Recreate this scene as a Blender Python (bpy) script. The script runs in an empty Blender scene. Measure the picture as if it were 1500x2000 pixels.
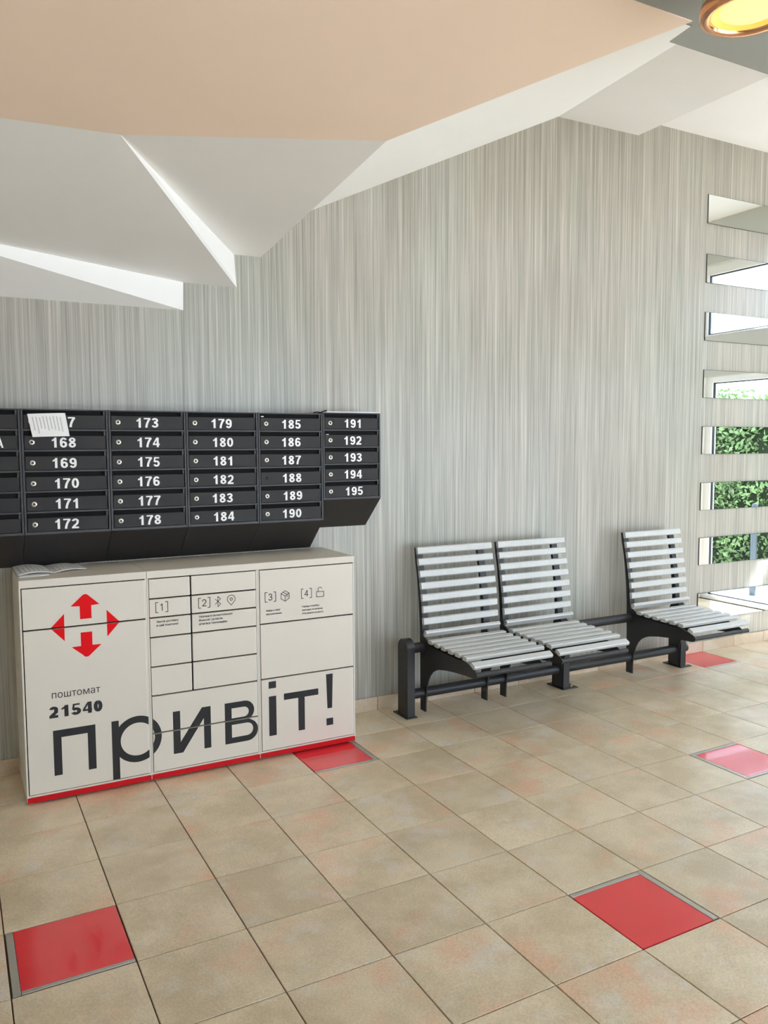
import bpy, bmesh, math, random
from mathutils import Vector, Matrix
from mathutils.geometry import tessellate_polygon
random.seed(7)
SC = bpy.context.scene
COL = SC.collection

# ------------------------------------------------------------------ camera
F_PX, YAW, PITCH, ROLL = 1574.345, 0.493938, -0.0807464, -0.00456119
CAM = Vector((-1.7369, -1.9595, 1.4760))
cy_, sy_ = math.cos(YAW), math.sin(YAW)
fwd = Vector((sy_*math.cos(PITCH), cy_*math.cos(PITCH), math.sin(PITCH)))
r0 = Vector((cy_, -sy_, 0)); u0 = r0.cross(fwd)
cr, sr = math.cos(ROLL), math.sin(ROLL)
right = cr*r0 + sr*u0; up = -sr*r0 + cr*u0
cd = bpy.data.cameras.new('camera'); cam = bpy.data.objects.new('camera', cd); COL.objects.link(cam)
cd.sensor_fit = 'HORIZONTAL'; cd.sensor_width = 36.0; cd.lens = F_PX/1500*36.0
cd.clip_start = 0.02; cd.clip_end = 200
mw = Matrix.Identity(4)
for k in range(3):
    mw[k][0] = right[k]; mw[k][1] = up[k]; mw[k][2] = -fwd[k]; mw[k][3] = CAM[k]
cam.matrix_world = mw
SC.camera = cam
def in_view(p, m=40):
    d = Vector(p)-CAM; z = d.dot(fwd)
    if z < 0.1: return False
    u = 750+F_PX*d.dot(right)/z; v = 1000-F_PX*d.dot(up)/z
    return -m < u < 1500+m and -m < v < 2000+m

# ------------------------------------------------------------------ world, light, exposure
w = bpy.data.worlds.new('overcast_sky'); SC.world = w; w.use_nodes = True
bg = w.node_tree.nodes['Background']
bg.inputs[0].default_value = (0.82, 0.90, 1.14, 1); bg.inputs[1].default_value = 4.2
vs = SC.view_settings
vs.view_transform = 'Standard'; vs.look = 'None'; vs.gamma = 1; vs.use_curve_mapping = False
vs.exposure = 0.38
SC.cycles.use_denoising = True
SC.cycles.max_bounces = 12; SC.cycles.diffuse_bounces = 7; SC.cycles.glossy_bounces = 5
SC.cycles.transparent_max_bounces = 12
SC.cycles.sample_clamp_indirect = 8
sun = bpy.data.lights.new('sun', 'SUN'); sun.energy = 22.0; sun.angle = math.radians(3); sun.color = (0.98, 0.965, 1.10)
so = bpy.data.objects.new('sun', sun); COL.objects.link(so)
so.rotation_euler = Vector((-0.42, 0.35, -0.84)).to_track_quat('-Z', 'Y').to_euler()
def portal(name, loc, rot, sx, sy):          # sampling guides for the sky light, they emit nothing
    l = bpy.data.lights.new(name, 'AREA'); l.shape = 'RECTANGLE'; l.size = sx; l.size_y = sy
    l.cycles.is_portal = True
    o = bpy.data.objects.new(name, l); COL.objects.link(o); o.location = loc; o.rotation_euler = rot
H = math.pi/2
portal('daylight_portal', (4.9, 1.22, 1.06), (0, H, 0), 2.2, 1.4)
portal('daylight_portal', (4.9, 1.22, 2.82), (0, H, 0), 0.8, 1.4)
portal('daylight_portal', (4.9, -2.0, 1.15), (0, H, 0), 2.3, 3.9)
portal('daylight_portal', (1.5, -4.9, 1.2), (-H, 0, 0), 5.4, 2.2)

# ------------------------------------------------------------------ helpers
def lin(c):
    return tuple(((v/255)/12.92 if v/255 <= 0.04045 else ((v/255+0.055)/1.055)**2.4) for v in c)+(1,)
def mat(name, rgb, rough=0.5, metal=0.0, spec=0.5, coat=0.0, emit=None, es=0.0, noise=0.0, nscale=20, bump=0.0, bscale=200):
    m = bpy.data.materials.new(name); m.use_nodes = True
    nt = m.node_tree; b = nt.nodes['Principled BSDF']
    b.inputs['Base Color'].default_value = lin(rgb); b.inputs['Roughness'].default_value = rough
    b.inputs['Metallic'].default_value = metal; b.inputs['Specular IOR Level'].default_value = spec
    b.inputs['Coat Weight'].default_value = coat
    if emit: b.inputs['Emission Color'].default_value = lin(emit); b.inputs['Emission Strength'].default_value = es
    g = nt.nodes.new('ShaderNodeNewGeometry')
    if noise > 0:
        n = nt.nodes.new('ShaderNodeTexNoise'); n.inputs['Scale'].default_value = nscale; n.inputs['Detail'].default_value = 6
        nt.links.new(g.outputs['Position'], n.inputs['Vector'])
        r = nt.nodes.new('ShaderNodeMapRange'); r.inputs[1].default_value = 0.3; r.inputs[2].default_value = 0.7
        r.inputs[3].default_value = 1-noise; r.inputs[4].default_value = 1+noise
        nt.links.new(n.outputs[0], r.inputs[0])
        mx = nt.nodes.new('ShaderNodeVectorMath'); mx.operation = 'SCALE'; mx.inputs[0].default_value = lin(rgb)[:3]
        nt.links.new(r.outputs[0], mx.inputs[3]); nt.links.new(mx.outputs[0], b.inputs['Base Color'])
    if bump > 0:
        n = nt.nodes.new('ShaderNodeTexNoise'); n.inputs['Scale'].default_value = bscale; n.inputs['Detail'].default_value = 3
        nt.links.new(g.outputs['Position'], n.inputs['Vector'])
        bp = nt.nodes.new('ShaderNodeBump'); bp.inputs['Strength'].default_value = bump; bp.inputs['Distance'].default_value = 0.002
        nt.links.new(n.outputs[0], bp.inputs['Height']); nt.links.new(bp.outputs[0], b.inputs['Normal'])
    return m
class MB:
    def __init__(s): s.bm = bmesh.new()
    def box(s, x0, x1, y0, y1, z0, z1, bev=0.0):
        t = bmesh.new(); bmesh.ops.create_cube(t, size=1)
        bmesh.ops.scale(t, vec=(x1-x0, y1-y0, z1-z0), verts=t.verts)
        bmesh.ops.translate(t, vec=((x0+x1)/2, (y0+y1)/2, (z0+z1)/2), verts=t.verts)
        if bev > 0: bmesh.ops.bevel(t, geom=t.edges[:], offset=bev, segments=2, affect='EDGES', profile=0.5)
        s.join(t); return s
    def join(s, t):
        me = bpy.data.meshes.new('tmp'); t.to_mesh(me); t.free(); s.bm.from_mesh(me); bpy.data.meshes.remove(me)
    def prism(s, pts, ax, a0, a1):          # pts: 2-D outline, extruded along axis ax from a0 to a1
        def v(p, a):
            if ax == 0: return (a, p[0], p[1])
            if ax == 1: return (p[0], a, p[1])
            return (p[0], p[1], a)
        lo = [s.bm.verts.new(v(p, a0)) for p in pts]; hi = [s.bm.verts.new(v(p, a1)) for p in pts]
        n = len(pts)
        fs = [s.bm.faces.new((lo[i], lo[(i+1) % n], hi[(i+1) % n], hi[i])) for i in range(n)]
        fs += [s.bm.faces.new(lo[::-1]), s.bm.faces.new(hi)]
        return s
    def cyl(s, p0, p1, r, n=20, r1=None):
        p0 = Vector(p0); p1 = Vector(p1); d = (p1-p0)
        t = bmesh.new(); bmesh.ops.create_cone(t, cap_ends=True, segments=n, radius1=r, radius2=r if r1 is None else r1, depth=d.length)
        q = d.to_track_quat('Z', 'Y').to_matrix().to_4x4()
        bmesh.ops.transform(t, matrix=Matrix.Translation((p0+p1)/2) @ q, verts=t.verts)
        s.join(t); return s
    def lathe(s, prof, cx, cy, n=48):       # prof: list of (r, z)
        rings = []
        for r, z in prof:
            rings.append([s.bm.verts.new((cx+r*math.cos(2*math.pi*k/n), cy+r*math.sin(2*math.pi*k/n), z)) for k in range(n)] if r > 1e-6 else [s.bm.verts.new((cx, cy, z))])
        for a, b in zip(rings, rings[1:]):
            for k in range(n):
                k2 = (k+1) % n
                if len(a) == 1: s.bm.faces.new((a[0], b[k], b[k2]))
                elif len(b) == 1: s.bm.faces.new((a[k], a[k2], b[0]))
                else: s.bm.faces.new((a[k], a[k2], b[k2], b[k]))
        return s
    def build(s, name, m, parent=None, smooth=False, recalc=True):
        if recalc: bmesh.ops.recalc_face_normals(s.bm, faces=s.bm.faces)
        me = bpy.data.meshes.new(name); s.bm.to_mesh(me); s.bm.free()
        me.materials.append(m)
        if smooth:
            for p in me.polygons: p.use_smooth = True
            me.set_sharp_from_angle(angle=math.radians(40))
        o = bpy.data.objects.new(name, me); COL.objects.link(o)
        if parent: o.parent = parent
        return o
def link(name, me, parent=None, loc=(0, 0, 0), rot=(0, 0, 0)):
    o = bpy.data.objects.new(name, me); COL.objects.link(o); o.location = loc; o.rotation_euler = rot
    if parent: o.parent = parent
    return o
def empty(name, loc=(0, 0, 0)):
    o = bpy.data.objects.new(name, None); COL.objects.link(o); o.location = loc; o.empty_display_size = 0.1; return o
def tag(o, label=None, cat=None, group=None, kind=None):
    for k, v in (('label', label), ('category', cat), ('group', group), ('kind', kind)):
        if v: o[k] = v
    return o
def struct(o): o['kind'] = 'structure'; return o

# ------------------------------------------------------------------ materials
M = {}
def wall_material():
    m = bpy.data.materials.new('combed_plaster'); m.use_nodes = True
    nt = m.node_tree; b = nt.nodes['Principled BSDF']; L = nt.links.new
    g = nt.nodes.new('ShaderNodeNewGeometry')
    def streak(sx, sz, det, off):
        mp = nt.nodes.new('ShaderNodeMapping'); mp.inputs['Scale'].default_value = (sx, sx, sz); mp.inputs['Location'].default_value = (off, off, off)
        L(g.outputs['Position'], mp.inputs['Vector'])
        n = nt.nodes.new('ShaderNodeTexNoise'); n.inputs['Scale'].default_value = 1.0; n.inputs['Detail'].default_value = det; n.inputs['Roughness'].default_value = 0.6
        L(mp.outputs[0], n.inputs['Vector']); return n.outputs[0]
    fine = streak(210, 1.6, 3, 0); mid = streak(75, 0.9, 3, 7.3); blot = streak(2.2, 1.1, 4, 3.1)
    def math_(op, a, bb):
        n = nt.nodes.new('ShaderNodeMath'); n.operation = op
        for i, x in enumerate((a, bb)):
            if hasattr(x, 'node'): L(x, n.inputs[i])
            else: n.inputs[i].default_value = x
        return n.outputs[0]
    s = math_('ADD', math_('MULTIPLY', fine, 0.5), math_('ADD', math_('MULTIPLY', mid, 0.45), math_('MULTIPLY', blot, 0.12)))
    cr_ = nt.nodes.new('ShaderNodeValToRGB'); e = cr_.color_ramp.elements
    e[0].position = 0.38; e[0].color = lin((142, 139, 131)); e[1].position = 0.70; e[1].color = lin((206, 203, 194))
    x = e.new(0.5); x.color = lin((165, 163, 154)); x = e.new(0.57); x.color = lin((178, 176, 167))
    L(s, cr_.inputs[0]); 
    # long soft colour drift between greenish and warm plaster
    d = streak(1.3, 0.5, 2, 11.7)
    hs = nt.nodes.new('ShaderNodeMix'); hs.data_type = 'RGBA'; hs.blend_type = 'MULTIPLY'
    cr2 = nt.nodes.new('ShaderNodeValToRGB'); e = cr2.color_ramp.elements
    e[0].position = 0.4; e[0].color = (0.975, 1.0, 0.97, 1); e[1].position = 0.6; e[1].color = (1.0, 0.965, 0.93, 1)
    L(d, cr2.inputs[0]); hs.inputs[0].default_value = 1.0
    L(cr_.outputs[0], hs.inputs[6]); L(cr2.outputs[0], hs.inputs[7])
    L(hs.outputs[2], b.inputs['Base Color'])
    b.inputs['Roughness'].default_value = 0.33; b.inputs['Specular IOR Level'].default_value = 0.65
    bp = nt.nodes.new('ShaderNodeBump'); bp.inputs['Strength'].default_value = 0.35; bp.inputs['Distance'].default_value = 0.0015
    L(s, bp.inputs['Height']); L(bp.outputs[0], b.inputs['Normal'])
    return m
def tile_material(name, c0, c1, c2, c3, rough):
    m = bpy.data.materials.new(name); m.use_nodes = True
    nt = m.node_tree; b = nt.nodes['Principled BSDF']; L = nt.links.new
    g = nt.nodes.new('ShaderNodeNewGeometry'); oi = nt.nodes.new('ShaderNodeObjectInfo')
    add = nt.nodes.new('ShaderNodeVectorMath'); add.operation = 'ADD'
    sc = nt.nodes.new('ShaderNodeVectorMath'); sc.operation = 'SCALE'; sc.inputs[0].default_value = (17, 23, 31)
    L(oi.outputs['Random'], sc.inputs[3]); L(g.outputs['Position'], add.inputs[0]); L(sc.outputs[0], add.inputs[1])
    def noise(scale, det, ro=0.6):
        n = nt.nodes.new('ShaderNodeTexNoise'); n.inputs['Scale'].default_value = scale; n.inputs['Detail'].default_value = det; n.inputs['Roughness'].default_value = ro
        L(add.outputs[0], n.inputs['Vector']); return n.outputs[0]
    big = noise(4, 3); fine = noise(150, 5, 0.75); patch = noise(3.2, 3); pale = noise(6.5, 4, .6)
    r = nt.nodes.new('ShaderNodeValToRGB'); e = r.color_ramp.elements
    e[0].position = 0.38; e[0].color = lin(c0); e[1].position = 0.62; e[1].color = lin(c1); L(big, r.inputs[0])
    def mix(a, col, fac_src, lo, hi, amt):
        mr = nt.nodes.new('ShaderNodeMapRange'); mr.inputs[1].default_value = lo; mr.inputs[2].default_value = hi; mr.inputs[4].default_value = amt
        L(fac_src, mr.inputs[0]); mx = nt.nodes.new('ShaderNodeMix'); mx.data_type = 'RGBA'
        L(mr.outputs[0], mx.inputs[0]); L(a, mx.inputs[6]); mx.inputs[7].default_value = lin(col); return mx.outputs[2]
    c = mix(r.outputs[0], c2, patch, 0.54, 0.70, 0.75)
    c = mix(c, c3, pale, 0.54, 0.72, 0.6)
    mr = nt.nodes.new('ShaderNodeMapRange'); mr.inputs[1].default_value = 0.3; mr.inputs[2].default_value = 0.7; mr.inputs[3].default_value = 0.80; mr.inputs[4].default_value = 1.18
    L(fine, mr.inputs[0])
    tr = nt.nodes.new('ShaderNodeMapRange'); tr.inputs[3].default_value = 0.94; tr.inputs[4].default_value = 1.05; L(oi.outputs['Random'], tr.inputs[0])
    mm = nt.nodes.new('ShaderNodeMath'); mm.operation = 'MULTIPLY'; L(mr.outputs[0], mm.inputs[0]); L(tr.outputs[0], mm.inputs[1])
    v = nt.nodes.new('ShaderNodeVectorMath'); v.operation = 'SCALE'; L(c, v.inputs[0]); L(mm.outputs[0], v.inputs[3])
    L(v.outputs[0], b.inputs['Base Color'])
    b.inputs['Specular IOR Level'].default_value = 0.8
    rr = nt.nodes.new('ShaderNodeMapRange'); rr.inputs[1].default_value = 0.3; rr.inputs[2].default_value = 0.7; rr.inputs[3].default_value = rough-.02; rr.inputs[4].default_value = rough+.03
    L(pale, rr.inputs[0]); L(rr.outputs[0], b.inputs['Roughness'])
    bp = nt.nodes.new('ShaderNodeBump'); bp.inputs['Strength'].default_value = 0.18; bp.inputs['Distance'].default_value = 0.001
    L(fine, bp.inputs['Height']); L(bp.outputs[0], b.inputs['Normal'])
    return m
M['wall'] = wall_material()
M['tile'] = tile_material('beige_stoneware', (212, 192, 160), (234, 215, 185), (236, 184, 150), (234, 225, 216), 0.30)
M['skirt'] = tile_material('beige_skirting_stoneware', (206, 186, 158), (220, 200, 172), (208, 170, 142), (216, 208, 196), 0.4)
M['grout'] = mat('dark_grout', (84, 68, 50), 0.9, noise=.1)
M['red'] = mat('red_acrylic', (240, 58, 66), 0.16, coat=0.3, noise=.04, nscale=6)
M['edge'] = mat('brushed_edge_metal', (196, 192, 182), 0.35, metal=0.6)
M['peach'] = mat('peach_painted_drywall', (250, 228, 208), 0.75, noise=.015, nscale=2, bump=.1, bscale=60)
M['white'] = mat('white_painted_drywall', (250, 250, 248), 0.8, noise=.01, nscale=2)
M['soft'] = mat('off_white_painted_drywall', (242, 241, 239), 0.8, noise=.01, nscale=2)
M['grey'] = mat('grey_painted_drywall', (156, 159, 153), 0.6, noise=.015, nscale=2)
M['plain'] = mat('pale_plaster', (206, 207, 202), 0.8)
M['upvc'] = mat('white_window_frame', (250, 250, 250), 0.35)
M['gasket'] = mat('dark_gasket', (60, 66, 70), 0.6)
M['locker'] = mat('cream_powder_coat', (226, 218, 204), 0.42, noise=.008, nscale=3)
M['lockedge'] = mat('white_door_edge', (246, 244, 238), 0.35)
M['gap'] = mat('gap_shade_black', (16, 12, 13), 0.9, spec=.1)  # near-black that stands in for the shade between locker doors
M['kick'] = mat('red_kick_strip', (206, 0, 16), 0.5, spec=0.3)
M['ink'] = mat('charcoal_print', (46, 46, 47), 0.6, spec=0.3)
M['black'] = mat('black_print', (18, 17, 18), 0.5)
M['smallink'] = mat('thin_dark_print', (36, 32, 32), 0.6)
M['logo'] = mat('red_print', (236, 0, 14), 0.6, spec=0.2)
M['box'] = mat('black_powder_coat', (46, 43, 42), 0.42, noise=.06, nscale=12)
M['boxdoor'] = mat('black_mailbox_door', (34, 30, 29), 0.5, spec=0.35, noise=.12, nscale=9)
M['hollow'] = mat('dark_inside', (10, 10, 10), 0.9)  # near-black; in the mailbox slots it stands in for shade
M['digits'] = mat('white_vinyl', (250, 250, 248), 0.5)
M['nickel'] = mat('nickel_lock', (205, 200, 188), 0.25, metal=0.9)
M['keyhole'] = mat('keyhole_dark', (60, 58, 54), 0.5, metal=.5)
M['paper'] = mat('white_paper', (246, 245, 244), 0.7, noise=.02, nscale=30)
M['print'] = mat('grey_paper_print', (188, 188, 192), 0.8)
M['slat'] = mat('silver_painted_slat', (206, 206, 203), 0.42, metal=0.15, noise=.03, nscale=40)
M['steel'] = mat('anthracite_powder_coat', (44, 44, 45), 0.42, noise=.04, nscale=30)
M['bolt'] = mat('zinc_bolt', (196, 180, 140), 0.35, metal=0.9)
M['mirror'] = mat('mirror_glass', (244, 248, 246), 0.0, metal=1.0)
M['medge'] = mat('mirror_edge', (70, 76, 72), 0.3, metal=.3)
M['copper'] = mat('copper_chrome', (226, 170, 130), 0.18, metal=1.0)
M['lampin'] = mat('lamp_reflector', (255, 196, 110), 0.3, metal=0.3, emit=(255, 176, 70), es=0.75)
M['lens'] = mat('lamp_lens', (120, 112, 80), 0.5, emit=(255, 240, 150), es=0.95)
M['leaf'] = mat('hedge_leaf', (138, 166, 108), 0.45, noise=.6, nscale=3.0)
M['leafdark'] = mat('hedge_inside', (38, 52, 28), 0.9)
M['paving'] = mat('pale_paving', (205, 203, 198), 0.8, noise=.06, nscale=2)
M['bollard'] = mat('grey_blue_paint', (88, 96, 104), 0.5)
def glass():
    m = bpy.data.materials.new('window_glass'); m.use_nodes = True; nt = m.node_tree
    nt.nodes.clear(); o = nt.nodes.new('ShaderNodeOutputMaterial'); mx = nt.nodes.new('ShaderNodeMixShader')
    t = nt.nodes.new('ShaderNodeBsdfTransparent'); t.inputs[0].default_value = (0.93, 0.97, 0.96, 1)
    g = nt.nodes.new('ShaderNodeBsdfGlossy'); g.inputs['Roughness'].default_value = 0.0
    f = nt.nodes.new('ShaderNodeFresnel'); f.inputs[0].default_value = 1.45
    ge = nt.nodes.new('ShaderNodeNewGeometry'); sb = nt.nodes.new('ShaderNodeMath'); sb.operation = 'SUBTRACT'; sb.inputs[0].default_value = 1
    ml = nt.nodes.new('ShaderNodeMath'); ml.operation = 'MULTIPLY'; nt.links.new(ge.outputs['Backfacing'], sb.inputs[1]); nt.links.new(sb.outputs[0], ml.inputs[0]); nt.links.new(f.outputs[0], ml.inputs[1])
    nt.links.new(ml.outputs[0], mx.inputs[0]); nt.links.new(t.outputs[0], mx.inputs[1]); nt.links.new(g.outputs[0], mx.inputs[2]); nt.links.new(mx.outputs[0], o.inputs[0])
    return m
M['glass'] = glass()

# ------------------------------------------------------------------ room shell
X0, X1, Y0, Y1, HT = -3.4, 4.62, -4.6, 1.975, 3.72
T = 0.33
struct(MB().box(X0-.2, X1+.24, Y1, Y1+.22, -.06, HT).build('wall_back', M['wall']))
struct(MB().box(X0-.2, X0, Y0-.24, Y1, -.06, HT).build('wall_left', M['plain']))
wr = MB()
wr.box(X1, X1+.24, 1.87, Y1, 0, HT).box(X1, X1+.24, .40, 1.87, 2.12, 2.50).box(X1, X1+.24, .40, 1.87, 3.16, HT)
wr.box(X1, X1+.24, .15, .40, 0, HT).box(X1, X1+.24, -4.1, .15, 2.35, HT).box(X1, X1+.24, Y0, -4.1, 0, HT)
struct(wr.build('wall_right', M['plain']))
wf = MB()
wf.box(X0-.2, -1.2, Y0-.24, Y0, 0, HT).box(-1.2, 4.2, Y0-.24, Y0, 2.35, HT).box(4.2, X1+.24, Y0-.24, Y0, 0, HT).box(-1.2, 4.2, Y0-.24, Y0, 0, .1)
struct(wf.build('wall_front', M['plain']))

def window_x(name, ya, yb, za, zb, fw=.075, bars=(), fl=None, fb=None):          # window in the right wall
    f = MB(); a, b = X1+.03, X1+.10
    fl = fl or fw; fb = fb or fw*.7
    f.box(a, b, ya, ya+fl, za, zb, .004).box(a, b, yb-fw, yb, za, zb, .004).box(a, b, ya+fl, yb-fw, zb-fw, zb, .004).box(a, b, ya+fl, yb-fw, za, za+fb, .004)
    if fl > .12: f.box(a-.018, a+.01, ya, ya+fl-.07, za, zb, .004)
    for y in bars: f.box(a, b, y-.035, y+.035, za+fb, zb-fw, .004)
    o = struct(f.build(name, M['upvc']))
    ys = [ya+fl]+[v for y in bars for v in (y-.035, y+.035)]+[yb-fw]
    for i in range(0, len(ys), 2):
        g = MB(); c = a+.02
        g.box(c, c+.02, ys[i], ys[i]+.010, za+fb, zb-fw).box(c, c+.02, ys[i+1]-.010, ys[i+1], za+fb, zb-fw)
        g.box(c, c+.02, ys[i], ys[i+1], zb-fw-.010, zb-fw).box(c, c+.02, ys[i], ys[i+1], za+fb, za+fb+.010)
        g.build('gasket', M['gasket'], o)
        MB().box(a+.028, a+.034, ys[i]+.008, ys[i+1]-.008, za+fb+.008, zb-fw-.008).build('pane', M['glass'], o)
    return o
window_x('window_1', .40, 1.87, 0.0, 2.12, .055, (), .195, .045)
window_x('window_2', .40, 1.87, 2.50, 3.16, .09, (), .12, .018)
window_x('window_3', -4.1, .15, 0.0, 2.35, .08, (-2.7, -1.3))
f = MB(); a, b = Y0-.10, Y0-.03
xs = [-1.2, .5, 2.2, 4.2]
for x in xs: 
    x_ = min(max(x, -1.16), 4.16); f.box(x_-.04, x_+.04, a, b, .1, 2.35)
f.box(-1.16, 4.16, a, b, .1, .17).box(-1.16, 4.16, a, b, 2.28, 2.35)
o = struct(f.build('window_4', M['upvc']))
for xa, xb in zip(xs, xs[1:]): MB().box(xa+.03, xb-.03, a+.03, a+.036, .165, 2.285).build('pane', M['glass'], o)

# ------------------------------------------------------------------ floor: one slab, each tile in view its own piece
floor = struct(MB().box(X0-.2, X1+.24, Y0-.24, Y1+.22, -.10, -.006).build('floor', M['grout']))
def tile_mesh(name, sx, sy, m):
    t = MB(); t.box(0.0019, sx-.0019, 0.0019, sy-.0019, -.006, 0.0)
    bm = t.bm; bm.edges.ensure_lookup_table()
    ed = [e for e in bm.edges if all(abs(v.co.z) < 1e-6 for v in e.verts)]
    bmesh.ops.bevel(bm, geom=ed, offset=.0012, segments=1, affect='EDGES')
    me = bpy.data.meshes.new(name); bm.to_mesh(me); bm.free(); me.materials.append(m); return me
tm = tile_mesh('floor_tile', T, T, M['tile'])
RED = {(0, -1): 'tr', (-5, 1): 'lb', (-1, 4): 'rb', (4, 1): 'ltb', (8, 5): 'b'}
rest = MB(); cnt = 0
i0 = int(math.floor(X0/T))
for i in range(i0, 14):
    for j in range(-14, 6):
        x, y = i*T, j*T
        if (i, j) in RED: continue
        vis = any(in_view((x+a*T, y+b_*T, 0)) for a in (0, .5, 1) for b_ in (0, .5, 1))
        hid = (-1.5 < x and x+T < 0 and y > 1.6)
        if vis and not hid and cnt < 290:
            o = link('floor_tile', tm, floor, (x, y, 0)); cnt += 1
        else:
            rest.box(max(x, X0)+.0015, min(x+T, X1+.2)-.0015, y+.0015, y+T-.0015, -.006, 0)
tag(rest.build('outer_floor_tiles', M['tile'], floor), kind='stuff')
for (i, j), s in RED.items():
    x, y = i*T, j*T; l = .026 if 'l' in s else .003; r = .026 if 'r' in s else .003; tt = .022 if 't' in s else .003; bb = .020 if 'b' in s else .003
    rt = tag(MB().box(x+l, x+T-r, y+bb, y+T-tt, -.0065, -.0008, .0008).build('red_floor_tile', M['red'], floor), 'glossy red floor panel')
    e = MB()
    if 'l' in s: e.box(x+.004, x+l-.0015, y+.004, y+T-.004, -.0065, 0, .0007)
    if 'r' in s: e.box(x+T-r+.0015, x+T-.004, y+.004, y+T-.004, -.0065, 0, .0007)
    if 't' in s: e.box(x+l, x+T-r, y+T-tt+.0015, y+T-.004, -.0065, 0, .0007)
    if 'b' in s: e.box(x+l, x+T-r, y+.004, y+bb-.0015, -.0065, 0, .0007)
    tag(e.build('metal_edge', M['edge'], rt), 'narrow brushed metal edge strip')

# skirting of cut tiles along the back wall
sk = struct(MB().box(X0, X1, Y1-.006, Y1, 0, .072).build('baseboard_back', M['grout']))
sm = MB(); sm.box(.0012, T-.0012, -.004, 0, 0, .076, .0015)
bm = sm.bm; sme = bpy.data.meshes.new('skirting_tile'); bm.to_mesh(sme); bm.free(); sme.materials.append(M['skirt'])
for i in range(-7, 14):
    link('skirting_tile', sme, sk, (i*T, Y1-.006, 0))

# ------------------------------------------------------------------ folded ceiling
ceil = struct(MB().box(X0-.2, X1+.24, Y0-.24, Y1+.22, HT, HT+.15).build('ceiling', M['soft']))
def panel(faces, m, th=0.02, label=None, d=(0, 0, 1)):
    b = bmesh.new(); vm = {}
    def V(p):
        k = tuple(round(c, 5) for c in p)
        if k not in vm: vm[k] = b.verts.new(p)
        return vm[k]
    fs = [b.faces.new([V(p) for p in f_]) for f_ in faces]
    for f_ in fs:
        f_.normal_update()
    bmesh.ops.recalc_face_normals(b, faces=b.faces)
    r = bmesh.ops.extrude_face_region(b, geom=b.faces[:])
    nv = [g for g in r['geom'] if isinstance(g, bmesh.types.BMVert)]
    bmesh.ops.translate(b, vec=Vector(d)*th, verts=nv)
    bmesh.ops.recalc_face_normals(b, faces=b.faces)
    mb = MB(); mb.bm.free(); mb.bm = b
    o = mb.build('ceiling_panel', m, ceil, recalc=False)
    if label: o['label'] = label
    return o
w0 = (-.712, Y1, 2.136); w0t = (-.709, Y1, 2.2684); w2 = (-.443, Y1, 2.2662); w3 = (-.454, Y1, 2.4255); w4 = (-.313, Y1, 2.4275)
Q = (-1.249, .581, 2.4); E0 = (-1.570, .610, 2.4); Tt = (-.528, .258, 2.4); U = (-.265, -.658, 2.4)
K = (-1.976, 1.557, 2.317); EL = (X0, .775, 2.4)
wa = (-.45, Y1, 2.498); w5 = (1.587, Y1, 3.456); FF = (.886, .408, 3.071); FE = (.437, -.6, 2.823); U2 = (-.265, -.80, 2.486)
w6 = (2.250, Y1, 3.462); c6 = (0.980, -.6, 2.828); w7 = (2.465, Y1, 3.56); c7 = (2.45, -.6, 3.56)
panel([(w0, K, (X0, Y1, 2.135)), (K, EL, (X0, Y1, 2.135))], M['soft'], .02, 'lowest pale ceiling facet against the wall')
panel([(w0t, w2, Q, E0, EL, K)], M['soft'], .02, 'grey-white sloping ceiling facet left')
panel([(w0, w0t, K)], M['white'], .01, 'bright white riser of the lowest fold', (-.5, .8, .1))
panel([(w3, w4, Tt, Q)], M['soft'], .02, 'triangular pale ceiling facet')
panel([(w2, w3, Q)], M['white'], .01, 'narrow white riser beside the triangular facet', (-.9, .3, .1))
panel([(U, Tt, Q, E0, EL, (X0, -.662, 2.4))], M['peach'], .03, 'large flat peach ceiling panel')
panel([(Tt, wa, w5, FF, FE, U2)], M['white'], .02, 'bright white sloping ceiling band')
panel([(FF, w5, w6, c6, FE)], M['soft'], .02, 'pale grey high ceiling facet')
panel([((.3, Y1, 3.56), (X1, Y1, 3.56), (X1, -.6, 3.56), (.3, -.6, 3.56))], M['soft'], .02, 'highest pinkish-white ceiling field')
D0 = (-.249, -.644, 2.402); D1 = (-.238, -.570, 2.402)
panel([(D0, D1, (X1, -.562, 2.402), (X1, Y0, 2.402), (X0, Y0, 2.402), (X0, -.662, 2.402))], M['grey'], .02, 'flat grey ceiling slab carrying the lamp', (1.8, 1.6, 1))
panel([((.05, -.60, 2.43), (X1, -.60, 2.43), (X1, -.60, HT), (.05, -.60, HT))], M['white'], .03, None, (0, -1, 0))

# ------------------------------------------------------------------ flat print helpers
def flat_mesh(polys, y, bm=None):           # polys: list of [outer, hole, ...] in (x, z); faces look towards -y
    bm = bm or bmesh.new()
    for kk, loops in enumerate(polys):
        yy = y-kk*1.5e-5
        tri = tessellate_polygon([[Vector((p[0], p[1], 0)) for p in l] for l in loops])
        flat = [p for l in loops for p in l]
        vs_ = [bm.verts.new((p[0], yy, p[1])) for p in flat]
        for t in tri:
            try: f_ = bm.faces.new([vs_[k] for k in t])
            except ValueError: continue
            f_.normal_update()
            if f_.normal.y > 0: f_.normal_flip()
    return bm
def clip(bm, x0, x1, z0, z1):
    for co, no in (((x0, 0, 0), (-1, 0, 0)), ((x1, 0, 0), (1, 0, 0)), ((0, 0, z0), (0, 0, -1)), ((0, 0, z1), (0, 0, 1))):
        bmesh.ops.bisect_plane(bm, geom=bm.verts[:]+bm.edges[:]+bm.faces[:], plane_co=co, plane_no=no, clear_outer=True)
    return bm
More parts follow.
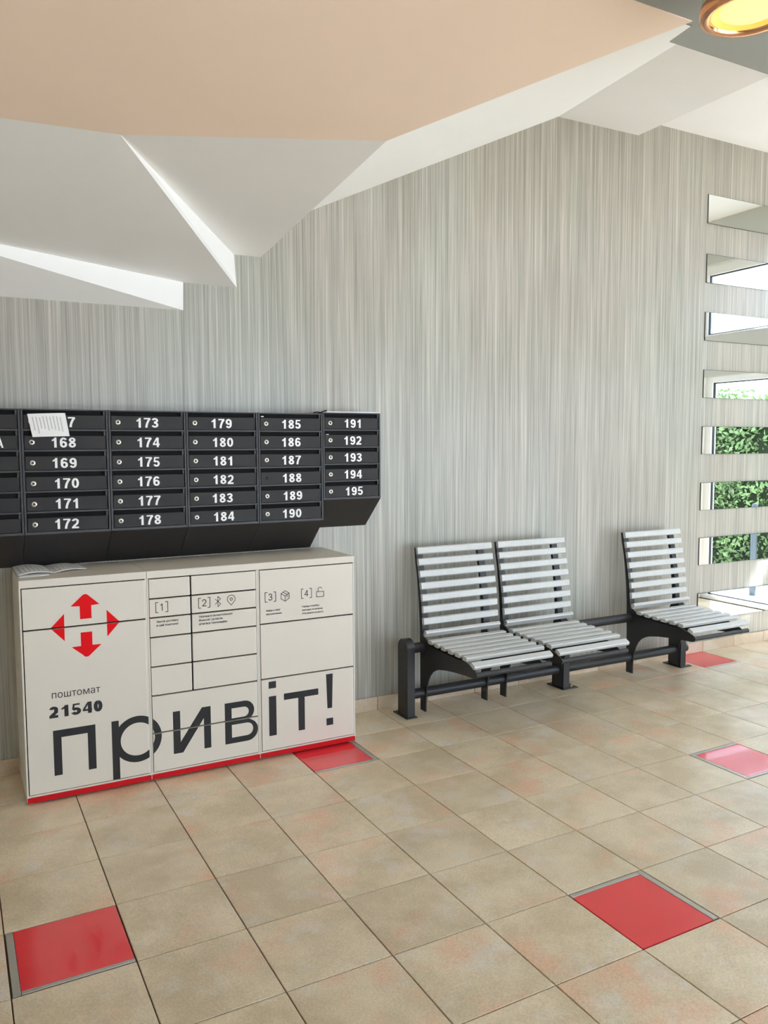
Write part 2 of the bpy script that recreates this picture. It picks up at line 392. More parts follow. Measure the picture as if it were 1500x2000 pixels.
def bm_obj(bm, name, m, parent=None):
    me = bpy.data.meshes.new(name); bm.to_mesh(me); bm.free(); me.materials.append(m)
    o = bpy.data.objects.new(name, me); COL.objects.link(o)
    if parent: o.parent = parent
    return o
def arc(cx, cz, r, a0, a1, n=16, rz=None):
    rz = rz or r
    return [(cx+r*math.cos(math.radians(a0+(a1-a0)*k/n)), cz+rz*math.sin(math.radians(a0+(a1-a0)*k/n))) for k in range(n+1)]
def stroke(pts, wd, closed=False):          # polyline to quads
    out = []; n = len(pts)
    for k in range(n if closed else n-1):
        a, b = Vector(pts[k]), Vector(pts[(k+1) % n]); d = (b-a)
        if d.length < 1e-7: continue
        d.normalize(); nn = Vector((-d.y, d.x))*wd/2; e = d*wd*.35
        out.append([[tuple(a-e+nn), tuple(b+e+nn), tuple(b+e-nn), tuple(a-e-nn)]])
    return out
def text_bm(s, x, z, h, y, width=None, off=0.0, align='LEFT', shear=0, spacing=1.0, dz=0.0):
    c = bpy.data.curves.new('t', 'FONT'); c.body = s; c.size = h; c.align_x = align; c.offset = off; c.shear = shear; c.space_character = spacing
    c.resolution_u = 3; c.fill_mode = 'FRONT'; c.dimensions = '2D'
    o = bpy.data.objects.new('t', c); COL.objects.link(o)
    dg = bpy.context.evaluated_depsgraph_get(); dg.update()
    me = bpy.data.meshes.new_from_object(o.evaluated_get(dg)); 
    bpy.data.objects.remove(o); bpy.data.curves.remove(c)
    b = bmesh.new(); b.from_mesh(me); bpy.data.meshes.remove(me)
    if b.verts:
        xs_ = [v.co.x for v in b.verts]; zs = [v.co.y for v in b.verts]
        k = width/(max(xs_)-min(xs_)) if width else 1
        for v in b.verts:
            px = (v.co.x-(min(xs_) if width else 0))*k
            if align == 'CENTER': px = v.co.x*k if not width else px-width/2
            v.co = (x+px, y, z+v.co.y+dz*px)
        for f_ in b.faces:
            f_.normal_update()
            if f_.normal.y > 0: f_.normal_flip()
    return b

def thick(pts, wd, rnd_=False):             # one mitred ribbon polygon along a polyline
    P_ = [Vector(p) for p in pts]; n = len(P_); L_, R_ = [], []
    for k in range(n):
        d0 = (P_[k]-P_[k-1]).normalized() if k else None; d1 = (P_[k+1]-P_[k]).normalized() if k < n-1 else None
        if d0 is None: d0 = d1
        if d1 is None: d1 = d0
        t = (d0+d1).normalized(); nn = Vector((-t.y, t.x)); m_ = wd/2/max(.5, nn.dot(Vector((-d1.y, d1.x))))
        L_.append(P_[k]+nn*m_); R_.append(P_[k]-nn*m_)
    return [[[tuple(L_[k]), tuple(L_[k+1]), tuple(R_[k+1]), tuple(R_[k])]] for k in range(n-1)]
def numeral(ch, wd):                        # grotesque figures, height 1, about .56 wide
    h = wd/2; W_ = .54; c = W_/2
    if ch == '0': return thick(arc(c, .5, c-h, 90, 450, 32, .5-h), wd)
    if ch == '1': return [[[(.225, 0), (.225+wd*1.05, 0), (.225+wd*1.05, 1), (.26, 1), (.245, .93), (.19, .86), (.10, .79), (.06, .775), (.06, .62), (.15, .65), (.225, .695)]]]
    if ch == '2':
        top = arc(c-.005, .72, c-h-.005, 172, -20, 18, .28-h)
        return thick(top+[(.40, .50), (.28, .36), (.15, .21), (.10, .10)], wd)+[[[(.0, 0), (.52, 0), (.52, wd), (.0, wd)]]]
    if ch == '3':
        return thick(arc(c-.02, .745, .185, 165, -80, 14, .255-h)+[(.20, .53)], wd*.95)+thick([(.20, .53)]+arc(c-.02, .283, .195, 80, -165, 16, .283-h), wd)
    if ch == '4':
        return [[[(.31, 0), (.31+wd, 0), (.31+wd, 1), (.31, 1)]], [[(.0, .215), (.565, .215), (.565, .375), (.0, .375)]], [[(.0, .36), (.30, 1.0), (.40, 1.0), (.36, .86), (.14, .36)]]]
    if ch == '5':
        return [[[(.08, .86), (.08, 1), (.49, 1), (.49, .86)]], [[(.08, 1), (.20, 1), (.155, .50), (.02, .49)]]]+thick([(.09, .52)]+arc(c-.015, .33, .185, 120, -160, 18, .33-h), wd)
    if ch in '69':
        p = thick(arc(c, .32, c-h-.005, 0, 360, 26, .32-h), wd)+thick([(c+.185, .78)]+arc(c+.01, .60, c-h+.01, 50, 180, 16, .40-h)+[(h, .34)], wd)
        if ch == '9': p = [[[(W_-x, 1-y) for x, y in l] for l in q_] for q_ in p]
        return p
    if ch == '7': return [[[(.01, .86), (.01, 1), (.53, 1), (.53, .87), (.50, .86)]]]+thick([(.50, .93), (.36, .70), (.27, .45), (.215, .20), (.20, 0)], wd)
    if ch == '8': return thick(arc(c, .75, c-h-.02, 0, 360, 24, .25-h), wd*.95)+thick(arc(c, .275, c-h-.002, 0, 360, 26, .275-h), wd)
    if ch == 'А': return [[[(.0, 0), (.16, 0), (.36, .78), (.56, 0), (.72, 0), (.45, 1), (.27, 1)]], [[(.16, .22), (.56, .22), (.52, .36), (.20, .36)]]]
def number_polys(s_, x, z, h, wd=.185, adv=.63, sx=1.0, tilt=0.0):
    tot = adv*(len(s_)-1)+.54; out = []
    for k, ch in enumerate(s_):
        for q_ in numeral(ch, wd):
            out.append([[(x+(px+adv*k-tot/2)*h*sx, z+pz*h+tilt*(px+adv*k-tot/2)*h) for px, pz in l] for l in q_])
    return out

# ------------------------------------------------------------------ parcel locker
YF = 1.580
lk = empty('parcel_locker', (-.755, 1.78, 0))
tag(lk, 'cream three-bay parcel locker with red base strip and large dark lettering', 'locker')
def P(o): 
    o.parent = lk; o.matrix_parent_inverse = Matrix.Translation(-lk.location); return o
bays = [(-1.511, -1.0045), (-1.0035, -.5005), (-.4995, .0)]
body = MB()
for a, b in bays:
    body.box(a, a+.007, YF, 1.972, .012, .909).box(b-.007, b, YF, 1.972, .012, .909).box(a+.007, b-.007, 1.64, 1.972, .012, .909)
    body.box(a+.007, b-.007, YF+.001, 1.64, .033, .0405)
P(body.build('cabinet_body', M['locker']))
dark = MB()
for a, b in bays: dark.box(a+.007, b-.007, YF+.012, 1.64, .042, .908)  # solid block behind the doors, its colour imitates shade in the gaps
P(dark.build('gap_shade_block', M['gap']))
tp = MB(); tp.box(-1.511, -1.0045, YF-.002, 1.972, .9095, .942, .002).box(-1.0035, .0005, YF-.002, 1.972, .9095, .942, .002)
P(tp.build('top_panel', M['locker']))
for a, b in bays:
    P(MB().box(a+.001, b-.001, YF-.0005, YF+.02, .009, .0325, .001).build('red_base_strip', M['kick']))
    for x in (a+.02, b-.02):
        P(MB().cyl((x, YF+.03, 0), (x, YF+.03, .013), .012, 12).build('foot', M['edge']))
        P(MB().cyl((x, 1.93, 0), (x, 1.93, .013), .012, 12).build('foot', M['edge']))
# big greeting in built-up letter shapes
zt, zb = .303, .110
big = []
big.append([[(-1.403, zb), (-1.403, zt), (-1.235, zt), (-1.235, zb), (-1.267, zb), (-1.267, .271), (-1.371, .271), (-1.371, zb)]])
big.append([[(-1.169, .030), (-1.169, zt), (-1.139, zt), (-1.139, .030)]])
big.append([arc(-1.060, .2075, .103, 0, 360, 56)[:-1], arc(-1.060, .2075, .073, 0, 360, 48)[:-1]])
big.append([[(-.906, zt), (-.874, zt), (-.874, .160), (-.775, zt), (-.735, zt), (-.735, zb), (-.767, zb), (-.767, .252), (-.864, zb), (-.906, zb)]])
big.append([[(-.669, zb), (-.669, zt), (-.575, zt)]+arc(-.575, .256, .047, 85, -62, 12)+arc(-.562, .161, .051, 62, -90, 14),
            [(-.637, .275), (-.580, .275)]+arc(-.578, .2515, .0235, 85, -85, 10)+[(-.637, .228)],
            [(-.637, .197), (-.566, .197)]+arc(-.564, .167, .030, 85, -85, 10)+[(-.637, .137)]])
big.append([[(-.455, .112), (-.455, zt), (-.418, zt), (-.418, .112)]])
big.append([[(-.455, .341), (-.455, .374), (-.418, .374), (-.418, .341)]])
big.append([[(-.379, .275), (-.379, .306), (-.201, .306), (-.201, .275), (-.273, .275), (-.273, .113), (-.306, .113), (-.306, .275)]])
big.append([[(-.153, .198), (-.159, .369), (-.123, .369), (-.128, .198)]])
big.append([[(-.159, .113), (-.159, .148), (-.123, .148), (-.123, .113)]])
logo = []
logo.append([[(-1.281, .762), (-1.281, .817), (-1.317, .819)]+[(-1.272, .860)]+arc(-1.258, .850, .0165, 130, 50, 8)+[(-1.202, .819), (-1.235, .817), (-1.235, .762)]])
logo.append([[(-1.343, .791), (-1.391, .742)]+arc(-1.388, .735, .008, 150, 210, 4)+[(-1.391, .728), (-1.344, .676)]])
logo.append([[(-1.174, .791), (-1.128, .742)]+arc(-1.130, .734, .008, 30, -30, 4)+[(-1.128, .727), (-1.174, .676)]])
logo.append([[(-1.281, .705), (-1.281, .648), (-1.318, .647), (-1.273, .608)]+arc(-1.259, .616, .0165, 230, 310, 8)+[(-1.199, .647), (-1.235, .648), (-1.235, .705)]])
yd = YF-.0035                                # door faces
yp = yd-.0005
def brackets(x, z, txt, b):
    g = .0030
    polys = stroke([(x+.010, z+.045), (x, z+.045), (x, z), (x+.010, z)], g)+stroke([(x+.042, z+.045), (x+.052, z+.045), (x+.052, z), (x+.042, z)], g)
    flat_mesh(polys, yp, b)
    sh = {'1': [[(.16, .80), (.36, 1), (.36, 0)]], '2': [arc(.30, .72, .27, 170, -30, 14)+[(.04, .0), (.60, .0)]],
          '3': [arc(.29, .745, .24, 160, -90, 12, .255)[:-1]+[(.24, .49)]+arc(.29, .25, .27, 88, -160, 14, .25)], '4': [[(.44, 0), (.44, 1), (.02, .28), (.60, .28)]]}[txt]
    for pl in sh: flat_mesh(stroke([(x+.026+(p[0]-.31)*.030, z+.008+p[1]*.029) for p in pl], .0036), yp-.0001, b)
def lines(txt, x, z, h, lead, b, wd=None):
    for k, s in enumerate(txt):
        t = text_bm(s, x, z-k*lead, h, yp, off=.00035)
        me = bpy.data.meshes.new('q'); t.to_mesh(me); t.free(); b.from_mesh(me); bpy.data.meshes.remove(me)
def small_print():
    b = bmesh.new()
    brackets(-.968, .757, '1', b); brackets(-.779, .758, '2', b); brackets(-.465, .755, '3', b); brackets(-.283, .756, '4', b)
    g = .0027
    # wireless rune, map pin, parcel, open padlock
    x, z = -.690, .780
    polys = stroke([(x-.012, z+.012), (x+.012, z-.011), (x, z-.024), (x, z+.024), (x+.012, z+.012), (x-.012, z-.011)], g)
    x, z = -.628, .786
    polys += stroke([(x, z-.028)]+arc(x, z, .0185, -30, 210, 20)+[(x, z-.028)], g)+stroke(arc(x, z, .006, 0, 360, 12), g)
    x, z = -.366, .776
    hx = [(x+.0235*math.cos(math.radians(a)), z+.025*math.sin(math.radians(a))) for a in range(30, 390, 60)]
    polys += stroke(hx, g, True)+stroke([(x, z), hx[0]], g)+stroke([(x, z), hx[2]], g)+stroke([(x, z), hx[4]], g)
    polys += stroke([(x-.0102, z+.0188), (x+.0102, z+.0065), (x+.0102, z-.006)], g)
    x, z = -.186, .768
    polys += stroke([(x-.019, z-.012), (x+.019, z-.012), (x+.019, z+.013), (x-.019, z+.013)], g, True)
    polys += stroke([(x-.010, z+.013), (x-.010, z+.024)]+arc(x, z+.024, .010, 180, 20, 8), g)
    flat_mesh(polys, yp, b)
    lines(['Замов доставку', 'в цей поштомат'], -.967, .712, .0125, .0165, b)
    lines(['Увімкни в налаштуваннях', 'Bluetooth і дозволь', 'ділитися геолокацією'], -.779, .715, .0125, .0165, b)
    lines(['Зайди в «Мої', 'відправлення»'], -.462, .710, .0112, .0165, b)
    lines(['Вибери потрібну', 'накладну й натисни', '«Відчинити комірку»'], -.281, .712, .0112, .0165, b)
    return b
DOORS = [(-1.5025, -1.0105, .7355, .9070), (-1.5025, -1.0105, .0430, .7325)]
zs = [.907, .8205, .8175, .7365, .7335, .6495, .6465, .5180, .5150, .3885]
for k in range(0, 10, 2):
    DOORS.append((-.9965, -.8145, zs[k+1], zs[k])); DOORS.append((-.8110, -.5085, zs[k+1], zs[k]))
DOORS += [(-.9965, -.5085, .2195, .3855), (-.9965, -.5085, .0430, .2165)]
DOORS += [(-.4920, -.0085, .6535, .9070), (-.4920, -.0085, .3905, .6505), (-.4920, -.0085, .0430, .3875)]
for (a, b, c, d) in DOORS:
    a += .0021; b -= .0021; c += .0017; d -= .0017
    dm = MB(); dm.box(a, b, yd, YF+.014, c, d, .0008)
    door = P(dm.build('locker_door', M['locker']))
    # pale folded edge on the lock side of each door
    P(MB().box(b-.0035, b-.0005, yd-.0004, YF+.01, c+.001, d-.001).build('door_edge', M['lockedge'])).parent = door
    for src, mm, nm in ((big, M['ink'], 'greeting_lettering'), (logo, M['logo'], 'arrow_emblem')):
        q = clip(flat_mesh(src, yp), a, b, c, d)
        if len(q.faces): 
            P(bm_obj(q, nm, mm)).parent = door
        else: q.free()
    q = clip(small_print(), a, b, c, d)
    if len(q.faces): P(bm_obj(q, 'instruction_print', M['smallink'])).parent = door
    else: q.free()
    if c < .1 and a < -1.5:
        P(bm_obj(text_bm('поштомат', -1.402, .440, .042, yp, width=.192), 'locker_word', M['black'])).parent = door
        P(bm_obj(flat_mesh(number_polys('21540', -1.309, .357, .0485, .235, .665, 1.36), yp), 'locker_number', M['black'])).parent = door

# ------------------------------------------------------------------ wall mailboxes
YM = 1.79
edges = [-1.812, -1.464, -1.107, -.761, -.410, -.067, .264]
lock_me = None
def mailbox_block(k, x0, x1, rows, p, ztop, nums, label):
    t = empty('mailbox_block', ((x0+x1)/2, Y1, ztop-.3)); tag(t, label, 'mailboxes', 'wall mailboxes above the parcel locker')
    def C(o, par=None):
        o.parent = par or t; o.matrix_parent_inverse = Matrix.Translation(-t.location) if par is None else Matrix.Identity(4); return o
    x0 += .001; x1 -= .001
    zb_ = ztop-.004-rows*p
    case = MB(); s = .009
    case.box(x0, x0+s, YM, Y1-.001, zb_, ztop, .0012).box(x1-s, x1, YM, Y1-.001, zb_, ztop, .0012)
    case.box(x0+s, x1-s, YM, Y1-.001, ztop-.005, ztop)
    for r in range(1, rows+1):
        z = ztop-.004-r*p; case.box(x0+s, x1-s, YM+.0015, YM+.017, z-.001, z+.007, .0008)
    case.prism([(YM+.001, zb_), (YM+.001, zb_-.004), (Y1-.003, zb_-.163), (Y1-.003, zb_)], 0, x0, x1)
    C(case.build('case', M['box']))
    C(MB().box(x0+s, x1-s, YM+.016, Y1-.03, zb_+.002, ztop-.005).build('dark_inside', M['hollow']))  # solid block coloured near-black to imitate the unlit depth of the slots
    for r in range(rows):
        z1 = ztop-.004-r*p-.021; z0 = ztop-.004-(r+1)*p+.0085
        d = MB(); d.box(x0+s+.003, x1-s-.003, YM+.003, YM+.006, z0, z1, .0007)
        d.box(x0+s+.003, x1-s-.003, YM+.006, YM+.012, z1-.002, z1)
        door = C(d.build('mailbox_door', M['boxdoor']))
        d2 = MB().box(x1-s-.010, x1-s-.003, YM+.002, YM+.02, z1+.001, z1+.019).build('slot_bracket', M['box']); C(d2); d2.parent = door
        lx, lz = x0+.041, (z0+z1)/2+.001
        n = nums[r]
        if n:
            q = flat_mesh(number_polys(n, x0+(.171 if len(n) == 3 else .262)+random.uniform(-.004, .004), (z0+z1)/2-.022, .0435, .175, .645, 1.27 if len(n) == 3 else 1.0, random.uniform(-.02, .02)), YM+.0024)
            o = C(bm_obj(q, 'number', M['digits'])); o.parent = door
            door['label'] = 'black mailbox door numbered '+n if n != 'А' else 'black mailbox door with a letter'
        if n == '188':
            o = C(MB().cyl((lx, YM+.0029, lz), (lx, YM+.0034, lz), .0075, 16).build('empty_lock_hole', M['hollow'])); o.parent = door
        else:
            o = C(MB().lathe([(0, -.001), (.0115, -.001), (.0115, .003), (.0095, .0045), (.0060, .0045), (.0055, .0030), (0, .0030)], 0, 0, 24).build('lock', M['nickel'], smooth=True))
            o.parent = door; o.matrix_parent_inverse = Matrix.Translation(-t.location) @ Matrix.Identity(4)
            o.location = (lx, YM+.003, lz); o.rotation_euler = (H, random.uniform(-.8, .8), 0)
            me = o.data; me.materials.append(M['keyhole'])
            for pl in me.polygons:
                if all(abs(me.vertices[v].co.z-.003) < 1e-5 and (me.vertices[v].co.xy.length < .0058) for v in pl.vertices): pl.material_index = 1
    # children of doors keep world placement: doors sit at the block's inverse, so clear theirs
    return t
def fix_children():
    for o in list(COL.objects):
        if o.parent and o.parent.parent and o.parent.parent.type == 'EMPTY':
            # sub-parts: parent (the door) carries the inverse already
            loc = o.matrix_basis.copy(); o.matrix_parent_inverse = Matrix.Identity(4); o.matrix_basis = loc
names = [['', 'А', '', '', '', '']]+[[str(167+6*c+r) for r in range(6)] for c in range(4)]+[[str(191+r) for r in range(5)]]
names[1][0] = '167'
labs = ['black mailbox column cut off at the left photo edge', 'black mailbox column numbered 167 to 172 with a leaflet stuck out of its top slot',
        'black mailbox column numbered 173 to 178, third from the left photo edge', 'black mailbox column numbered 179 to 184, between those of 173 and 185', 'black mailbox column numbered 185 to 190 with one lock missing',
        'shorter rightmost black mailbox column numbered 191 to 195']
for k in range(6):
    mailbox_block(k, edges[k], edges[k+1], 6 if k < 5 else 5, .0885 if k < 5 else .087, 1.644 if k < 5 else 1.650, names[k], labs[k])
fix_children()

# ------------------------------------------------------------------ paper
def sheet(name, corners, label, cat='leaflet', curl=.0, n=8, th=.0006, lines_=0, group=None, bmn=None):
    b = bmesh.new(); A, B_, C_, D_ = [Vector(c) for c in corners]
    nrm = (B_-A).cross(D_-A).normalized()
    def pt(s, t_): return A*(1-s)*(1-t_)+B_*s*(1-t_)+C_*s*t_+D_*(1-s)*t_ + nrm*curl*math.sin(math.pi*s)*1.0
    g = [[b.verts.new(pt(i/n, j/n)) for i in range(n+1)] for j in range(n+1)]
    for j in range(n):
        for i in range(n): b.faces.new((g[j][i], g[j][i+1], g[j+1][i+1], g[j+1][i]))
    r = bmesh.ops.extrude_face_region(b, geom=b.faces[:]); bmesh.ops.translate(b, vec=nrm*th, verts=[v for v in r['geom'] if isinstance(v, bmesh.types.BMVert)])
    bmesh.ops.recalc_face_normals(b, faces=b.faces)
    o = bm_obj(b, name, M['paper']); tag(o, label, cat, group)
    if lines_:
        q = bmesh.new()
        for k in range(lines_):
            s0 = .10+.82*k/lines_; wdt = .012
            t0, t1 = .12+random.uniform(0, .06), .60+random.uniform(0, .3)
            for side in (1,):
                e = nrm*(th+.0004) if nrm.y < 0 or nrm.z > 0 else -nrm*.0004
                vs_ = [q.verts.new(pt(a_, c_)+e) for a_, c_ in ((s0, t0), (s0+wdt*2, t0), (s0+wdt*2, t1), (s0, t1))]
                q.faces.new(vs_)
        bm_obj(q, 'print', M['print'], o)
    return o
# the leaflet hanging from slot 167 (leans out of the slot)
sheet('leaflet', [(-1.437, 1.782, 1.622), (-1.286, 1.782, 1.628), (-1.272, 1.770, 1.528), (-1.420, 1.772, 1.524)],
      'white printed leaflet stuck out of the slot of mailbox 167', curl=-.004, lines_=9)
sheet('leaflet', [(-1.500, 1.655, .9430), (-1.385, 1.668, .9430), (-1.390, 1.90, .9430), (-1.505, 1.90, .9430)], 'lowest white sheet under the leaflets at the left end of the locker top', th=.003, group='leaflets on the locker top')
sheet('leaflet', [(-1.503, 1.690, .9475), (-1.366, 1.700, .9475), (-1.388, 1.945, .9475), (-1.508, 1.965, .9475)], 'folded white leaflet at the left end of the locker top', curl=.008, lines_=6, th=.003, group='leaflets on the locker top')
sheet('leaflet', [(-1.362, 1.722, .9430), (-1.222, 1.775, .9430), (-1.240, 1.950, .9430), (-1.375, 1.960, .9430)], 'white leaflet lying right of the folded one on the locker top', curl=.007, lines_=6, th=.003, group='leaflets on the locker top')
st = MB()
st.box(-.045, .262, 1.797, 1.96, 1.6506, 1.6565, .001)
tag(st.build('paper_stack', M['paper']), 'flat white paper stack lying on top of the rightmost mailbox column', 'papers')
cab = MB()
pts = [(-.115, 1.80, 1.648), (-.095, 1.795, 1.652), (-.078, 1.797, 1.649), (-.066, 1.793, 1.654), (-.052, 1.794, 1.660), (-.040, 1.80, 1.660)]
for a_, b_ in zip(pts, pts[1:]): cab.cyl(a_, b_, .0028, 8)
tag(cab.build('cable_end', M['hollow']), 'short black cable end on top of the mailboxes beside the paper stack', 'cable')
for (x, z, g_) in ((-.392, 1.6235, '185'), (-.046, 1.5375, '192')):
    tag(MB().box(x, x+.014, YM+.004, YM+.03, z, z+.004, .0005).build('paper_scrap', M['paper']), 'tiny white paper corner peeking from the slot of mailbox '+g_+(' in the top row' if g_ == '185' else ' in the rightmost column'), 'paper')

# ------------------------------------------------------------------ bench
bench = empty('waiting_bench', (1.5, 1.80, 0)); tag(bench, 'metal waiting bench with three slatted seats on anthracite rails', 'bench')
BI = Matrix.Translation(-bench.location)
def Bp(o): o.parent = bench; o.matrix_parent_inverse = BI; return o
YR = 1.80
Bp(MB().cyl((.402, YR, .372), (2.60, YR, .372), .028, 28).build('upper_rail', M['steel'], smooth=True))
Bp(MB().cyl((.402, YR, .115), (2.60, YR, .115), .028, 28).build('lower_rail', M['steel'], smooth=True))
for x, tb in ((.400, 0), (1.492, .05), (2.50, .035)):
    ya, yb = 1.748, 1.855; c_ = (ya+yb)/2; r = (yb-ya)/2
    prof = [(ya, .004)]+[(c_-r*math.cos(math.radians(a_)), .378+r*math.sin(math.radians(a_))) for a_ in range(0, 181, 12)]+[(yb, .004)]
    po = Bp(MB().prism(prof, 0, x, x+.046).build('post', M['steel']))
    q = MB().box(x-.012, x+.056+tb, ya-.012, yb+.035, 0, .006, .001).build('base_plate', M['steel']); q.parent = po
    if tb:
        q = MB().cyl((x+.046+tb*.6, ya+.018, .006), (x+.046+tb*.6, ya+.018, .014), .012, 6).cyl((x+.046+tb*.6, ya+.018, .014), (x+.046+tb*.6, ya+.018, .024), .006, 12).build('bolt', M['bolt']); q.parent = po
    else:
        for zz in (.372, .115):
            q = MB().cyl((x-.0015, c_-.001, zz), (x+.001, c_-.001, zz), .026, 24).build('rail_end_cap', M['steel']); q.parent = po
def slat_section(wd, th):
    w2_, t2 = wd/2, th/2
    return [(-w2_, -t2+.003), (-w2_+.003, -t2), (w2_-.003, -t2), (w2_, -t2+.003), (w2_, t2-.006), (w2_-.005, t2), (-w2_+.005, t2), (-w2_, t2-.006)]
SL = .50
smb = MB(); smb.prism(slat_section(.040, .021), 0, 0, SL)
bmesh.ops.recalc_face_normals(smb.bm, faces=smb.bm.faces)
slat_me = bpy.data.meshes.new('slat'); smb.bm.to_mesh(slat_me); smb.bm.free(); slat_me.materials.append(M['slat'])
backs = [(1.859, .900), (1.847, .838), (1.833, .773), (1.820, .708), (1.808, .644), (1.799, .580), (1.793, .515), (1.775, .449)]
seats = [(1.722, .413), (1.657, .409), (1.589, .407), (1.522, .405), (1.454, .404), (1.387, .400), (1.315, .380)]
plate = [(1.889, .915), (1.880, .85), (1.862, .775), (1.850, .70), (1.838, .598), (1.828, .48), (1.826, .373), (1.824, .306), (1.822, .013),
         (1.768, .013), (1.767, .06), (1.764, .11), (1.756, .150), (1.743, .190), (1.724, .225), (1.698, .252), (1.668, .270), (1.633, .283), (1.56, .297), (1.476, .307), (1.38, .315), (1.305, .318), (1.285, .324), (1.276, .338), (1.285, .352), (1.320, .368), (1.40, .388),
         (1.72, .400), (1.770, .425), (1.800, .458), (1.805, .515), (1.811, .58), (1.820, .644), (1.832, .708), (1.845, .773), (1.859, .838), (1.872, .915)]
for sidx, xs_ in enumerate((.525, 1.072, 2.080)):
    m = MB()
    for px in (xs_, xs_+.412):
        m.prism(plate, 0, px, px+.008)
        # flange strip behind the back slats
        fl = [(1.872, .912), (1.845, .773), (1.820, .644), (1.811, .58), (1.805, .515), (1.800, .462)]
        m.prism(fl+[(a_+.006, b_) for a_, b_ in fl[::-1]], 0, px, px+.042)
        m.prism([(1.40, .388), (1.72, .400), (1.72, .394), (1.40, .382)], 0, px, px+.042)
    s = Bp(m.build('seat', M['steel']))
    q = MB().cyl((xs_+.008, 1.292, .337), (xs_+.478, 1.292, .337), .013, 18).build('front_bar', M['steel'], smooth=True); q.parent = s
    for k, (y, z) in enumerate(backs):
        if k < 7:
            n = backs[min(k+1, 6)] if k < 6 else backs[6]; pv = backs[max(k-1, 0)]
            ang = math.atan2(pv[1]-n[1], pv[0]-n[0])
        else: ang = math.radians(130)
        # local y axis runs along the slat width; local z faces the sitter
        o = link('slat', slat_me, s, (xs_, y, z), (ang if k < 7 else math.radians(180-52)+0, 0, 0))
        if k == 7: o.rotation_euler = (math.radians(128), 0, 0)
    for k, (y, z) in enumerate(seats):
        ang = [math.radians(-168+180-14), math.radians(3), math.radians(2), math.radians(2), math.radians(2), math.radians(5), math.radians(30)][k]
        if k == 0: ang = math.radians(2)
        link('slat', slat_me, s, (xs_, y, z), (ang, 0, 0))

# ------------------------------------------------------------------ mirror strips
ordn = ['topmost', 'second from top', 'third from top', 'fourth from top', 'fifth from top', 'sixth from top', 'seventh from top', 'lowest']
tops = [3.187, 2.789, 2.395, 2.001, 1.608, 1.214, .823, .425]
for k, z in enumerate(tops):
    t = MB().box(2.909, 4.30, Y1-.006, Y1-.0005, z-.195, z).build('mirror_strip', M['medge'])
    tag(t, 'horizontal mirror strip on the wall right of the bench, %s of eight' % ordn[k], 'mirror', 'horizontal mirror strips on the wall')
    MB().box(2.911, 4.298, Y1-.0068, Y1-.006, z-.193, z-.002).build('mirror_face', M['mirror'], t)

# ------------------------------------------------------------------ ceiling lamp
LX, LY = -.345, -.868
lamp = empty('ceiling_lamp', (LX, LY, 2.402)); tag(lamp, 'round copper-rimmed downlight glowing warm under the grey ceiling slab', 'lamp')
def Lp(o): o.parent = lamp; o.matrix_parent_inverse = Matrix.Translation(-lamp.location); return o
Lp(MB().lathe([(.0, 2.410), (.086, 2.410), (.086, 2.320), (.0, 2.320)], LX, LY).build('lamp_body', M['edge'], smooth=True))
Lp(MB().lathe([(.086, 2.325), (.090, 2.322), (.092, 2.310), (.090, 2.301), (.084, 2.298), (.074, 2.300), (.070, 2.305), (.070, 2.3195)], LX, LY).build('copper_rim', M['copper'], smooth=True))
Lp(MB().lathe([(.070, 2.305), (.060, 2.3095), (.056, 2.311)], LX, LY).build('lamp_reflector', M['lampin'], smooth=True))
Lp(MB().lathe([(.056, 2.311), (.055, 2.3085), (.052, 2.3078), (.030, 2.3065), (.0, 2.306)], LX, LY).build('lamp_lens', M['lens'], smooth=True))

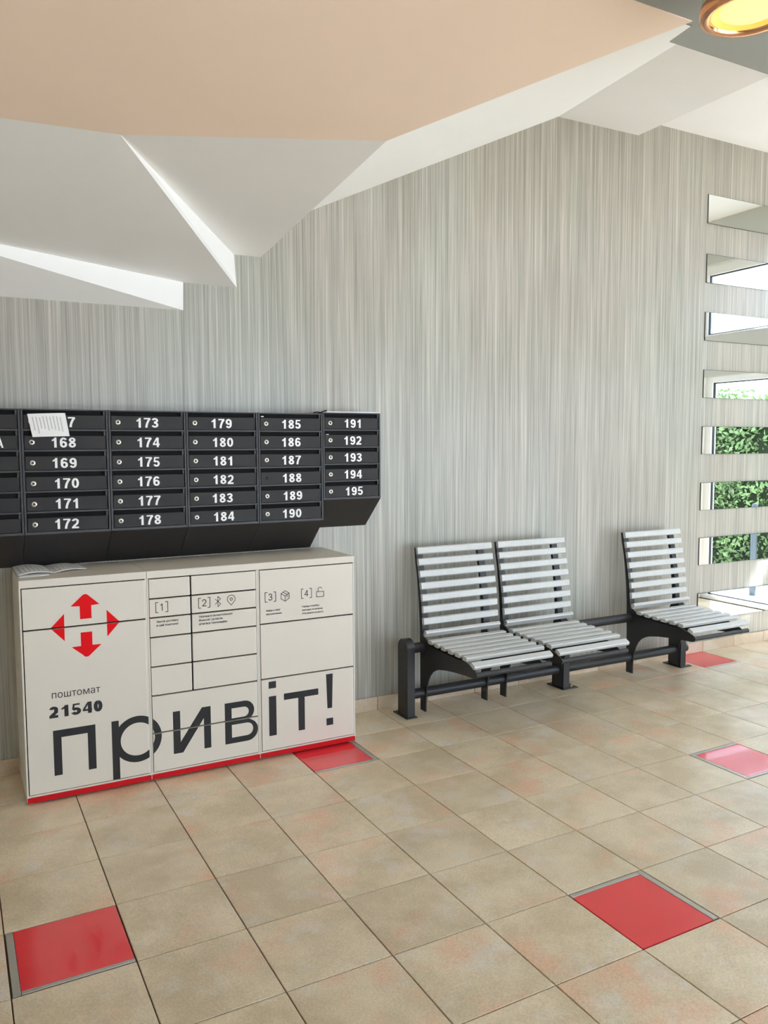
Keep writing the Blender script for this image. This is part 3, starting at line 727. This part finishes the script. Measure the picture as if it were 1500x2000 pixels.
# ------------------------------------------------------------------ outside, seen in the mirrors and through the glass
g_ = struct(MB().box(-20, 20, -20, 20, -.30, -.12).build('ground', M['paving']))
def hedge(name, x0, x1, y0, y1, h, n, label):
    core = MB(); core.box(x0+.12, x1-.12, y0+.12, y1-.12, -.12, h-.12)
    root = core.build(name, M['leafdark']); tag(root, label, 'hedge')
    b = bmesh.new(); rnd = random.Random(3)
    for k in range(n):
        top = rnd.random() < .18
        y = rnd.uniform(y0, y1)
        bump_ = .10*math.sin(y*3.1)+.07*math.sin(y*7.7)
        if top: x = rnd.uniform(x0, x1); z = h-.12+bump_*.8+rnd.uniform(-.08, .14)
        else: x = x0+.02+rnd.gauss(.06, .05)+.05*math.sin(y*9+rnd.random()); z = rnd.uniform(-.1, h+bump_*.8)
        s = rnd.uniform(.025, .05)
        d = Vector((rnd.gauss(-.5, .6), rnd.gauss(0, .7), rnd.gauss(.3, .6))).normalized()
        a_ = d.orthogonal().normalized(); a_.rotate(Matrix.Rotation(rnd.uniform(0, 6.28), 3, d)); c_ = d.cross(a_)
        o = Vector((x, y, z))
        vs_ = [b.verts.new(o+a_*s), b.verts.new(o+c_*s*.5+d*.008), b.verts.new(o-a_*s), b.verts.new(o-c_*s*.5+d*.008)]
        b.faces.new(vs_)
    tag(bm_obj(b, 'leaves', M['leaf'], root), kind='stuff')
    return root
hedge('hedge', 6.9, 7.7, -4.5, 5.0, 2.1, 24000, 'tall leafy green hedge outside, reflected in the mirror strips')
t = MB().cyl((5.75, .27, -.12), (5.75, .27, .84), .032, 24).cyl((5.75, .27, .84), (5.75, .27, .86), .032, 24, .02).build('bollard', M['bollard'], smooth=True)
tag(t, 'grey-blue round bollard outside, reflected in the second lowest mirror strip', 'bollard')
st = MB().box(4.90, 5.45, -1.2, .72, 3.14, 3.26, .01).build('entrance_canopy', M['upvc'])
tag(st, 'white flat canopy outside above the upper window, reflected in the mirrors', 'canopy')
# bird sticker on the glass
bp_ = [(0, -.012), (.006, -.004), (.020, .004), (.046, .018), (.030, .016), (.012, .012), (.004, .010), (0, .016), (-.005, .010), (-.014, .013), (-.032, .018), (-.048, .020), (-.022, .004), (-.007, -.004)]
bb = MB(); bb.prism([(.955+a_, 1.608+b_) for a_, b_ in bp_], 0, X1+.0565, X1+.0575)
tag(bb.build('bird_sticker', M['hollow']), 'small black bird silhouette sticker on the window glass, reflected in a mirror', 'sticker')
